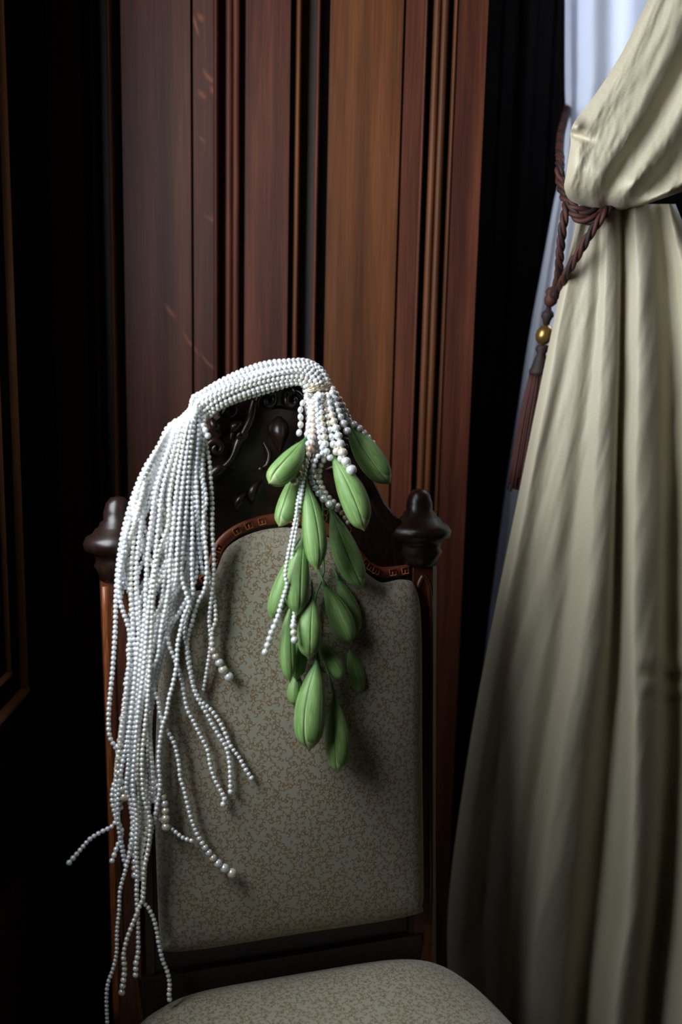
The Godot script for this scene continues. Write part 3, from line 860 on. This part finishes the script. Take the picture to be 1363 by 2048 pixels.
	for k in 18:
		var x0 := lerpf(612, 664, (k + 0.5) / 18.0)
		drop([x0, 788, x0 + rng.randf_range(-4, 6), 830, x0 + rng.randf_range(-6, 12), 868, x0 + rng.randf_range(-6, 16), 890 + rng.randf_range(0, 28)], [0.052, 0.058 + 0.008 * (k % 3), 0.064], 5.8, 7.4, 0.0, [whites, creams][k % 2])
	# ties of fine wire round the bundle at both ends of the bridge
	for tie in [[0.02, 2, "wire"], [0.06, 1, "wire"]]:
		var lp := PackedVector3Array()
		for i in int(tie[1]) * 28 + 1:
			var a := TAU * i / 28.0
			lp.append(bridge_point(tie[0] + 0.012 * i / 28.0 / tie[1] * 3.0, Vector2(cos(a), sin(a)) * 1.03) - garland.position)
		part("tie_wire", done(tube(lp, 0.0006, 6)), M[tie[2]], garland)

# ------------------------------------------------------------------ the lily buds

func bud(label: String, from: Vector2, to: Vector2, wide: float, bend: float, out0: float, out1: float, roll: float, gape := 0.0, stem_to = null) -> void:
	var a := on_back(from.x, from.y, out0 + puff(from.x, from.y))
	var b := on_back(to.x, to.y, out1 + puff(to.x, to.y))
	var o := thing("lily_bud", label, "lily bud", a, "green lily buds hanging from the pearl garland")
	var axis := (b - a).normalized()
	var view := (EYE - (a + b) / 2).normalized()
	var side := axis.cross(view).normalized()                    # towards one flank, as seen from the front
	var front := side.cross(axis).normalized()
	var R := wide * 0.47 * px_size((a + b) / 2)
	var L := a.distance_to(b)
	var girth := [0.2, 0.42, 0.63, 0.79, 0.91, 0.98, 1.0, 0.97, 0.87, 0.62, 0.03]
	var centre := func(t: float) -> Vector3: return axis * L * t + side * (bend * R * 4.0 * t * (1 - t))
	var rows := []
	for j in 25:                                                 # the inner petals, seen in the seams
		var t := j / 24.0 * 0.985
		var row := []
		for i in 24:
			var ang := TAU * i / 24 + roll
			var r: float = R * spline(girth, t) * (0.86 + 0.05 * cos(3 * (ang - roll) + PI))
			row.append(centre.call(t) + (side * cos(ang) + front * sin(ang)) * r)
		rows.append(row)
	part("inner_petals", done(grid(rows, Vector2(3, 1), true)), M.inner_petal, o)
	for k in 3:
		var mid := roll + TAU * k / 3
		var pr := []
		for j in 31:
			var t := j / 30.0
			var row := []
			for i in 23:
				var s := (i - 11) / 10.0                          # beyond -1 and 1 the edge turns in
				var e := clampf(s, -1, 1)
				var ang := mid + e * (1.02 - gape * 0.25 * smoothstep(0.3, 1.0, t))
				var f := 0.95 + 0.065 * (1 - pow(absf(e), 2.6)) - 0.014 * exp(-pow(e / 0.08, 2))
				if absf(s) > 1.0:
					f -= 0.10
				var r: float = R * spline(girth, t) * f * (1.0 + gape * 0.3 * smoothstep(0.5, 1.0, t))
				row.append(centre.call(t * (1.0 - 0.03 * (k % 2))) + (side * cos(ang) + front * sin(ang)) * r)
			pr.append(row)
		part("petal", done(grid(pr)), M.petal, o)
	if stem_to != null:
		var st := on_back(stem_to.x, stem_to.y, out0 - 0.012)
		part("stem", done(tube(smooth([axis * L * 0.02, -axis * L * 0.1, (st - a) * 0.6 - axis * L * 0.06, st - a], 12), [R * 0.22, R * 0.12, R * 0.09, R * 0.08], 9)), M.stem, o)

func buds() -> void:
	var V := func(x: float, y: float) -> Vector2: return Vector2(x, y)
	bud("upper left lily bud pointing out to the left, its petals just parting", Vector2(606, 884), Vector2(538, 968), 54, -0.25, 0.075, 0.1, 0.05, 0.35, Vector2(622, 868))
	bud("slim lily bud tucked under the topmost left bud, pink pearl at its base", Vector2(592, 945), Vector2(558, 1054), 46, -0.2, 0.06, 0.075, 0.10, 0.1, Vector2(612, 920))
	bud("long plump lily bud in the middle, beside a thin pearl strand", Vector2(612, 972), Vector2(634, 1142), 52, -0.15, 0.085, 0.1, 0.90, 0.0, Vector2(622, 940))
	bud("broad pale lily bud under the largest white end pearl", Vector2(668, 918), Vector2(729, 1062), 60, -0.2, 0.085, 0.1, 0.55, 0.0, Vector2(650, 890))
	bud("topmost lily bud at the right, half in shade behind large pearls", Vector2(697, 846), Vector2(780, 969), 58, 0.15, 0.05, 0.06, 0.55, 0.0, Vector2(660, 810))
	bud("dark shaded lily bud hanging right below the broad pale one", Vector2(664, 1026), Vector2(724, 1178), 58, 0.15, 0.05, 0.062, 0.65, 0.0, Vector2(648, 980))
	bud("ribbed two-lobed lily bud overlapped by the plump middle bud's tip", Vector2(605, 1082), Vector2(594, 1232), 54, 0.25, 0.08, 0.092, 0.90, 0.1, Vector2(618, 1040))
	bud("pale lily bud crossed by the strand of large pearls, at the cascade's left flank", Vector2(582, 1112), Vector2(542, 1238), 44, -0.15, 0.055, 0.062, 1.57, 0.0, Vector2(604, 1070))
	bud("smooth oval lily bud with a fine middle groove, beside the hanging end pearls", Vector2(624, 1198), Vector2(618, 1319), 52, 0.1, 0.088, 0.096, 0.65, 0.0, Vector2(622, 1160))
	bud("curved lily bud left of the hanging end pearls, with a split pale tip", Vector2(582, 1212), Vector2(580, 1366), 36, 0.4, 0.078, 0.088, 1.05, 0.2, Vector2(600, 1170))
	bud("narrow lily bud mostly hidden behind the curved one", Vector2(602, 1262), Vector2(592, 1362), 34, -0.1, 0.062, 0.07, 1.00, 0.0, Vector2(612, 1220))
	bud("dull grey-green lily bud in the shade right of the oval bud", Vector2(650, 1172), Vector2(702, 1290), 50, -0.1, 0.058, 0.066, 1.57, 0.0, Vector2(632, 1130))
	bud("dim lily bud peeping from behind the dull grey-green one", Vector2(676, 1160), Vector2(713, 1272), 42, -0.15, 0.042, 0.048, 1.57, 0.0, Vector2(650, 1110))
	bud("small yellow-green lily bud slanting right, between oval bud and lowest pair", Vector2(638, 1282), Vector2(685, 1360), 38, -0.1, 0.07, 0.078, 1.57, 0.0, Vector2(626, 1250))
	bud("little lily bud half covered by the big ribbed bud", Vector2(594, 1345), Vector2(588, 1412), 34, 0.1, 0.062, 0.066, 1.20, 0.0, Vector2(606, 1310))
	bud("big ribbed lily bud with white-edged parted tips near the cascade's end", Vector2(633, 1328), Vector2(618, 1502), 66, 0.16, 0.085, 0.096, 0.20, 0.3, Vector2(628, 1280))
	bud("lowest lily bud of the cascade, its tip hanging below all others", Vector2(668, 1398), Vector2(675, 1546), 52, -0.12, 0.075, 0.082, 0.30, 0.0, Vector2(646, 1320))
	bud("almost black lily bud in deep shade at the cascade's right flank", Vector2(694, 1290), Vector2(720, 1388), 42, 0.0, 0.045, 0.05, 1.57, 0.0, Vector2(668, 1240))
	# the fine wire on which they hang
	var pts := []
	for q in [[648, 905, 0.06], [640, 960, 0.062], [646, 1020, 0.05], [640, 1080, 0.06], [648, 1140, 0.055], [630, 1200, 0.06], [640, 1260, 0.058], [628, 1310, 0.065], [652, 1350, 0.06]]:
		pts.append(on_back(q[0], q[1], q[2]) - garland.position)
	part("hanging_wire", done(tube(smooth(pts, 80), 0.0012, 7)), M.stem, garland)
	for q in [[678, 1370, 0.06, 1.0], [652, 1020, 0.07, -1.0], [690, 1030, 0.056, 1.0]]:
		var cp := PackedVector3Array()
		for i in 61:
			var f := i / 60.0
			cp.append(on_back(q[0] + 4.5 * cos(f * 22.0) + 10.0 * q[3] * f * f, q[1] + 42.0 * f - 8 + 4 * sin(f * 22.0), q[2]) - garland.position)
		part("curl_wire", done(tube(cp, 0.0005, 5)), M.wire, garland)

# ------------------------------------------------------------------ curtains and tie-back

func sheet(keys: Array, ys: Array, z: Array, top_scale: Array, cols: int, rows_n: int, base_z: float, wrinkle: float, seed_: int, pinch := false) -> Array:
	# keys: per fold line, pixel x at each of ys; z: its depth; top_scale: how strong the folds are down the cloth
	var n := FastNoiseLite.new()
	n.seed = seed_
	n.frequency = 1.0
	var out := []
	for j in rows_n + 1:
		var f := float(j) / rows_n
		var y: float = spline(ys, f)
		var xs := []
		for k in keys:
			xs.append(spline(k, f))
		var amp: float = spline(top_scale, f)
		var row := []
		for i in cols + 1:
			var g := float(i) / cols
			var x: float = spline(xs, g)
			var d: float = spline(z, g) * amp
			d += wrinkle * 0.6 * n.get_noise_2d(x * 0.014 + y * 0.004, y * 0.0014) + wrinkle * 0.05 * n.get_noise_2d(x * 0.05, y * 0.011)
			if pinch:
				var e := 0.7 * smoothstep(1256, 1345, x)
				d += e * (0.012 * exp(-pow((y - 1318) / 26, 2)) - 0.016 * exp(-pow((y - 1346 - (x - 1300) * 0.1) / 11, 2)) + 0.01 * exp(-pow((y - 1372) / 14, 2)) - 0.011 * exp(-pow((y - 1396) / 9, 2)))
			row.append(at_z(x, y, base_z + d))
		out.append(row)
	return out

func cloth(rows: Array, thick: float, back: Vector3) -> ArrayMesh:    # a sheet with a thickness, hemmed all round
	var front := rows
	var rear := []
	for r in rows:
		var row := []
		for p in r:
			row.append(p + back * thick)
		rear.append(row)
	var loop := []
	for j in rows.size():
		var row: Array = front[j].duplicate()
		var b: Array = rear[j].duplicate()
		b.reverse()
		row.append_array(b)
		loop.append(row)
	return done(grid(loop, Vector2(2, 1), true))

func curtains() -> void:
	var ys := [408.0, 600.0, 800.0, 1000.0, 1250.0, 1500.0, 1800.0, 2048.0, 2560.0]
	var keys := [
		[1160.0, 1116.0, 1074.0, 1034.0, 983.0, 937.0, 897.0, 895.0, 890.0], [1166.0, 1128.0, 1090.0, 1052.0, 1003.0, 960.0, 922.0, 922.0, 920.0], [1178.0, 1150.0, 1118.0, 1080.0, 1040.0, 1000.0, 972.0, 968.0, 962.0],
		[1190.0, 1175.0, 1150.0, 1120.0, 1092.0, 1052.0, 1016.0, 1000.0, 985.0], [1203.0, 1194.0, 1174.0, 1152.0, 1128.0, 1088.0, 1046.0, 1030.0, 1010.0], [1215.0, 1212.0, 1202.0, 1190.0, 1172.0, 1128.0, 1082.0, 1064.0, 1040.0],
		[1232.0, 1234.0, 1229.0, 1222.0, 1208.0, 1172.0, 1140.0, 1120.0, 1100.0], [1243.0, 1243.0, 1239.0, 1234.0, 1228.0, 1210.0, 1182.0, 1156.0, 1136.0], [1254.0, 1256.0, 1253.0, 1248.0, 1246.0, 1240.0, 1220.0, 1190.0, 1168.0],
		[1270.0, 1280.0, 1278.0, 1272.0, 1268.0, 1270.0, 1258.0, 1228.0, 1205.0], [1296.0, 1308.0, 1314.0, 1316.0, 1312.0, 1308.0, 1296.0, 1270.0, 1245.0], [1318.0, 1338.0, 1346.0, 1344.0, 1342.0, 1346.0, 1325.0, 1300.0, 1275.0],
		[1335.0, 1376.0, 1396.0, 1412.0, 1400.0, 1400.0, 1388.0, 1365.0, 1338.0], [1350.0, 1420.0, 1450.0, 1470.0, 1480.0, 1480.0, 1470.0, 1450.0, 1430.0],
	]
	var z := [-0.045, -0.012, -0.017, -0.006, -0.010, 0.010, -0.001, -0.045, -0.022, 0.008, -0.010, -0.065, 0.0, -0.03]
	var silk := thing("silk_curtain", "cream silk curtain gathered by a red cord and falling in long folds", "curtain", Vector3(0.42, 0.0, 0.14))
	var low := part("skirt", cloth(sheet(keys, ys, z, [0.4, 0.45, 0.6, 0.85, 1.1, 1.35, 1.6, 1.7, 1.8], 150, 160, 0.15, 0.006, 5, true), 0.0025, Vector3(0.2, 0, -1)), M.silk, silk)
	low.position = -silk.position
	# the part above the cord: swept in from the right, it sags over the cord
	var lines := [
		[1330, -60, 1295, 0, 1243, 105, 1192, 185, 1145, 249, 1140, 290, 1132, 345, 1128, 378, 1146, 405, 1196, 414], [1348, -60, 1312, 0, 1260, 108, 1212, 196, 1172, 262, 1156, 302, 1146, 348, 1142, 382, 1158, 409, 1202, 417],
		[1370, -60, 1334, 0, 1284, 112, 1236, 210, 1200, 274, 1178, 315, 1166, 354, 1160, 388, 1174, 412, 1210, 419], [1410, -60, 1376, 0, 1330, 115, 1278, 225, 1240, 288, 1212, 332, 1196, 365, 1186, 393, 1196, 415, 1220, 421],
		[1455, -60, 1424, 20, 1372, 125, 1318, 226, 1276, 292, 1244, 338, 1224, 370, 1212, 396, 1216, 416, 1232, 421], [1490, -60, 1456, 50, 1404, 150, 1352, 246, 1312, 308, 1278, 352, 1254, 380, 1240, 402, 1240, 417, 1246, 420],
		[1530, -60, 1492, 90, 1446, 190, 1392, 284, 1348, 328, 1312, 364, 1284, 388, 1266, 405, 1260, 414, 1260, 418], [1580, -60, 1540, 130, 1492, 230, 1440, 312, 1392, 345, 1350, 372, 1312, 394, 1290, 405, 1278, 411, 1274, 414],
		[1640, -60, 1600, 160, 1550, 260, 1490, 325, 1430, 352, 1380, 376, 1330, 395, 1303, 404, 1290, 409, 1284, 411],
	]
	var lz := [-0.012, 0.006, 0.007, 0.012, -0.008, 0.010, -0.014, 0.006, -0.012]
	var belly := [0.06, 0.06, 0.06, 0.063, 0.068, 0.073, 0.075, 0.055, 0.02, -0.03]
	var n := FastNoiseLite.new()
	n.seed = 77
	n.frequency = 1.0
	var rows := []
	for j in 91:
		var f := j / 90.0
		var cx := []
		for l in lines:
			var pts := []
			for i in l.size() / 2:
				pts.append(Vector2(l[i * 2], l[i * 2 + 1]))
			cx.append(pts[0] + (pts[0] - pts[1]) * (0.09 - f) / 0.09 * 5.0 if f < 0.09 else spline(pts, (f - 0.09) / 0.91))
		var row := []
		for i in 101:
			var g := i / 100.0
			var p: Vector2 = spline(cx, g)
			var amp := lerpf(1.0, 0.35, smoothstep(0.6, 0.9, f))
			var d: float = spline(lz, g) * amp + spline(belly, f)
			d += 0.004 * n.get_noise_2d((p.x + p.y * 0.55) * 0.016, (p.y - p.x) * 0.003) + 0.0011 * n.get_noise_2d(p.x * 0.05 + p.y * 0.02, p.y * 0.02 - p.x * 0.04) * smoothstep(0.25, 0.5, f)
			d += 0.02 * exp(-pow((p.x - 1150) / 16, 2) - pow((p.y - 252) / 12, 2)) - 0.016 * exp(-pow((p.x - 1155) / 22, 2) - pow((p.y - 268 - (p.x - 1145) * 0.35) / 7, 2))
			row.append(at_z(p.x, p.y, 0.15 + d))
		rows.append(row)
	var up := part("swag", cloth(rows, 0.0025, Vector3(0.2, 0, -1)), M.silk, silk)
	up.position = -silk.position
	# the sheer behind it
	var sy := [-460.0, 100.0, 230.0, 330.0, 400.0, 520.0, 660.0, 800.0, 1000.0, 1300.0, 1700.0, 2150.0]
	var sk := [
		[1131.0, 1129.0, 1130.0, 1124.0, 1108.0, 1086.0, 1060.0, 1038.0, 1008.0, 970.0, 930.0, 905.0], [1142.0, 1141.0, 1141.0, 1134.0, 1116.0, 1097.0, 1074.0, 1052.0, 1024.0, 990.0, 955.0, 930.0], [1156.0, 1154.0, 1150.0, 1142.0, 1126.0, 1108.0, 1088.0, 1068.0, 1042.0, 1010.0, 980.0, 960.0],
		[1190.0, 1186.0, 1176.0, 1160.0, 1142.0, 1126.0, 1108.0, 1092.0, 1068.0, 1040.0, 1020.0, 1000.0], [1225.0, 1220.0, 1205.0, 1180.0, 1158.0, 1146.0, 1132.0, 1120.0, 1100.0, 1080.0, 1060.0, 1045.0], [1270.0, 1262.0, 1240.0, 1205.0, 1178.0, 1170.0, 1160.0, 1150.0, 1140.0, 1120.0, 1100.0, 1090.0],
		[1330.0, 1318.0, 1290.0, 1240.0, 1204.0, 1200.0, 1196.0, 1190.0, 1180.0, 1165.0, 1150.0, 1140.0], [1420.0, 1400.0, 1360.0, 1280.0, 1230.0, 1232.0, 1234.0, 1234.0, 1230.0, 1220.0, 1210.0, 1200.0],
	]
	var sheer := part("sheer_curtain", cloth(sheet(sk, sy, [-0.012, 0.004, -0.008, 0.006, -0.004, 0.006, -0.006, 0.0], [1.0, 1.0, 0.8, 0.5, 0.5, 0.7, 0.8, 0.9, 1.0, 1.0, 1.0, 1.0], 70, 90, -0.14, 0.004, 9), 0.0008, Vector3(0, 0, -1)), M.sheer, self)
	tag(sheer, "white sheer curtain lit from behind, at the left of the cream silk", "curtain")

func rope(path: PackedVector3Array, r: float, called: String, parent: Node3D) -> void:    # three twisted plies
	var fr := frames(path)
	var s := SurfaceTool.new()
	s.begin(Mesh.PRIMITIVE_TRIANGLES)
	var turn := 0.0
	var plies := [PackedVector3Array(), PackedVector3Array(), PackedVector3Array()]
	for i in path.size():
		if i:
			turn += path[i].distance_to(path[i - 1]) / (r * 4.6) * TAU / 3.0 * 1.6
		for k in 3:
			var a := turn + TAU * k / 3
			plies[k].append(path[i] + (fr[i][1] * cos(a) + fr[i][2] * sin(a)) * r * 0.54 - parent.position)
	for k in 3:
		part(called, done(tube(plies[k], r * 0.56, 8)), M.cord if k else M.cord_dark, parent)

func tieback() -> void:
	var t := thing("curtain_tieback", "red-brown twisted cord tie-back with gilt bead and fringed tassel, round the curtain", "tieback", at_z(1050, 1000, 0.09))
	var P := func(q: Array) -> Array:
		var o := []
		for p in q:
			o.append(at_z(p[0], p[1], p[2]))
		return o
	rope(smooth(P.call([[1162, 120, -0.24], [1143, 190, -0.19], [1123, 258, -0.05], [1119, 325, 0.1], [1120, 362, 0.12], [1130, 398, 0.15], [1150, 418, 0.166], [1182, 426, 0.168], [1215, 414, 0.16], [1270, 395, 0.14], [1320, 370, 0.08]]), 110), 0.0062, "cord", t)
	rope(smooth(P.call([[1134, 396, 0.15], [1130, 424, 0.165], [1124, 460, 0.165], [1119, 510, 0.15], [1116, 552, 0.13], [1106, 592, 0.105]]), 60), 0.0056, "cord", t)
	rope(smooth(P.call([[1226, 408, 0.165], [1206, 430, 0.18], [1182, 464, 0.178], [1158, 504, 0.168], [1132, 548, 0.15], [1110, 592, 0.108]]), 70), 0.0056, "cord", t)
	rope(smooth(P.call([[1132, 410, 0.155], [1150, 432, 0.172], [1170, 440, 0.176], [1192, 436, 0.176], [1220, 414, 0.165]]), 40), 0.006, "cord", t)
	var up := Vector3(0.105, 1, 0).normalized()
	var lobes := func(q: Array) -> Array:
		var o := []
		for p in q:
			o.append(Vector2(p[0], p[1]))
		return o
	var k := at_z(1102, 594, 0.10) - t.position
	part("knot", done(lathe(lobes.call([[0.0, 0.014], [0.007, 0.013], [0.0095, 0.007], [0.0075, 0.003], [0.0095, -0.002], [0.0085, -0.009], [0.004, -0.013], [0.0, -0.014]]), k, up, Vector3.RIGHT, 16)), M.cord, t)
	var b := at_z(1088, 670, 0.092) - t.position
	part("neck", done(lathe(lobes.call([[0.0, 0.045], [0.003, 0.043], [0.0045, 0.034], [0.008, 0.031], [0.009, 0.026], [0.006, 0.021], [0.0045, 0.014], [0.0, 0.013]]), b, up, Vector3.RIGHT, 16)), M.cord_dark, t)
	part("gilt_bead", done(lathe(lobes.call([[0.0, 0.014], [0.006, 0.0125], [0.011, 0.007], [0.0125, 0.0], [0.011, -0.007], [0.006, -0.0125], [0.0, -0.014]]), b, up, Vector3.RIGHT, 20)), M.gilt, t)
	part("tassel_head", done(lathe(lobes.call([[0.0, -0.013], [0.008, -0.014], [0.0095, -0.02], [0.006, -0.026], [0.009, -0.034], [0.011, -0.044], [0.0135, -0.05], [0.0125, -0.056], [0.0, -0.057]]), b, up, Vector3.RIGHT, 20)), M.cord_dark, t)
	var s := SurfaceTool.new()
	s.begin(Mesh.PRIMITIVE_TRIANGLES)
	var r := RandomNumberGenerator.new()
	r.seed = 6
	for i in 150:
		var a := r.randf() * TAU
		var q := sqrt(r.randf())
		var w := Vector3(cos(a), 0, sin(a))
		var top := b - up * 0.052 + w * 0.011 * q
		var end := b - up * r.randf_range(0.2, 0.222) + w * 0.017 * q
		tube(smooth([top, top.lerp(end, 0.4) + w * 0.003, end], 5), 0.0014, 5, s)
	tag(part("fringe", done(s), M.cord, t), "", "", "", "stuff")

# ------------------------------------------------------------------

func _ready() -> void:
	# camera
	var cam := Camera3D.new()
	cam.name = "camera"
	add_child(cam)
	cam.transform = Transform3D(cam_basis, EYE)
	cam.keep_aspect = Camera3D.KEEP_HEIGHT
	cam.near = 0.02
	cam.far = 50.0
	var fov := rad_to_deg(2.0 * atan(1024.0 / FOCAL))
	var at := CameraAttributesPhysical.new()
	at.frustum_focal_length = 12.0 / tan(deg_to_rad(fov) / 2.0)
	at.frustum_focus_distance = 1.2
	at.exposure_aperture = 1.5
	cam.attributes = at
	cam.fov = fov
	cam.current = true
	# air and light
	var e := Environment.new()
	e.background_mode = Environment.BG_SKY
	var sky := Sky.new()
	var sm := ProceduralSkyMaterial.new()
	sm.sky_top_color = Color(0.62, 0.7, 0.8)
	sm.sky_horizon_color = Color(0.74, 0.79, 0.85)
	sm.ground_horizon_color = Color(0.3, 0.32, 0.33)
	sm.ground_bottom_color = Color(0.2, 0.21, 0.22)
	sm.sky_energy_multiplier = 0.6
	sky.sky_material = sm
	e.sky = sky
	e.tonemap_mode = Environment.TONE_MAPPER_LINEAR
	e.tonemap_exposure = 1.0
	e.sdfgi_enabled = true
	e.ssao_enabled = true
	e.ssil_enabled = true
	var we := WorldEnvironment.new()
	we.name = "environment"
	we.environment = e
	add_child(we)
	var day := AreaLight3D.new()                                  # daylight in the left window
	day.name = "window_daylight"
	day.area_size = Vector2(0.76, 0.86)
	day.light_energy = 2.85
	day.light_color = Color(0.95, 0.98, 1.0)
	day.shadow_enabled = true
	day.position = Vector3(-0.57, 1.66, 0.86)
	day.rotation.y = -PI / 2
	add_child(day)
	var day2 := AreaLight3D.new()                                 # and in the one behind the sheer
	day2.name = "window_daylight_sheer"
	day2.area_size = Vector2(0.58, 0.74)
	day2.light_energy = 1.3
	day2.light_color = Color(0.86, 0.92, 1.0)
	day2.shadow_enabled = true
	day2.position = Vector3(0.805, 2.04, -0.37)
	day2.rotation.y = PI
	add_child(day2)

	chair_x = Vector3(cos(chair_turn), 0, -sin(chair_turn))
	var cz := Vector3(sin(chair_turn), 0, cos(chair_turn))
	back_up = Vector3.UP * cos(recline) - cz * sin(recline)
	back_out = chair_x.cross(back_up)
	back_at = chair_at + Vector3.UP * 0.56
	materials()
	room()
	chair()
	curtains()
	tieback()
	pearls()
	buds()
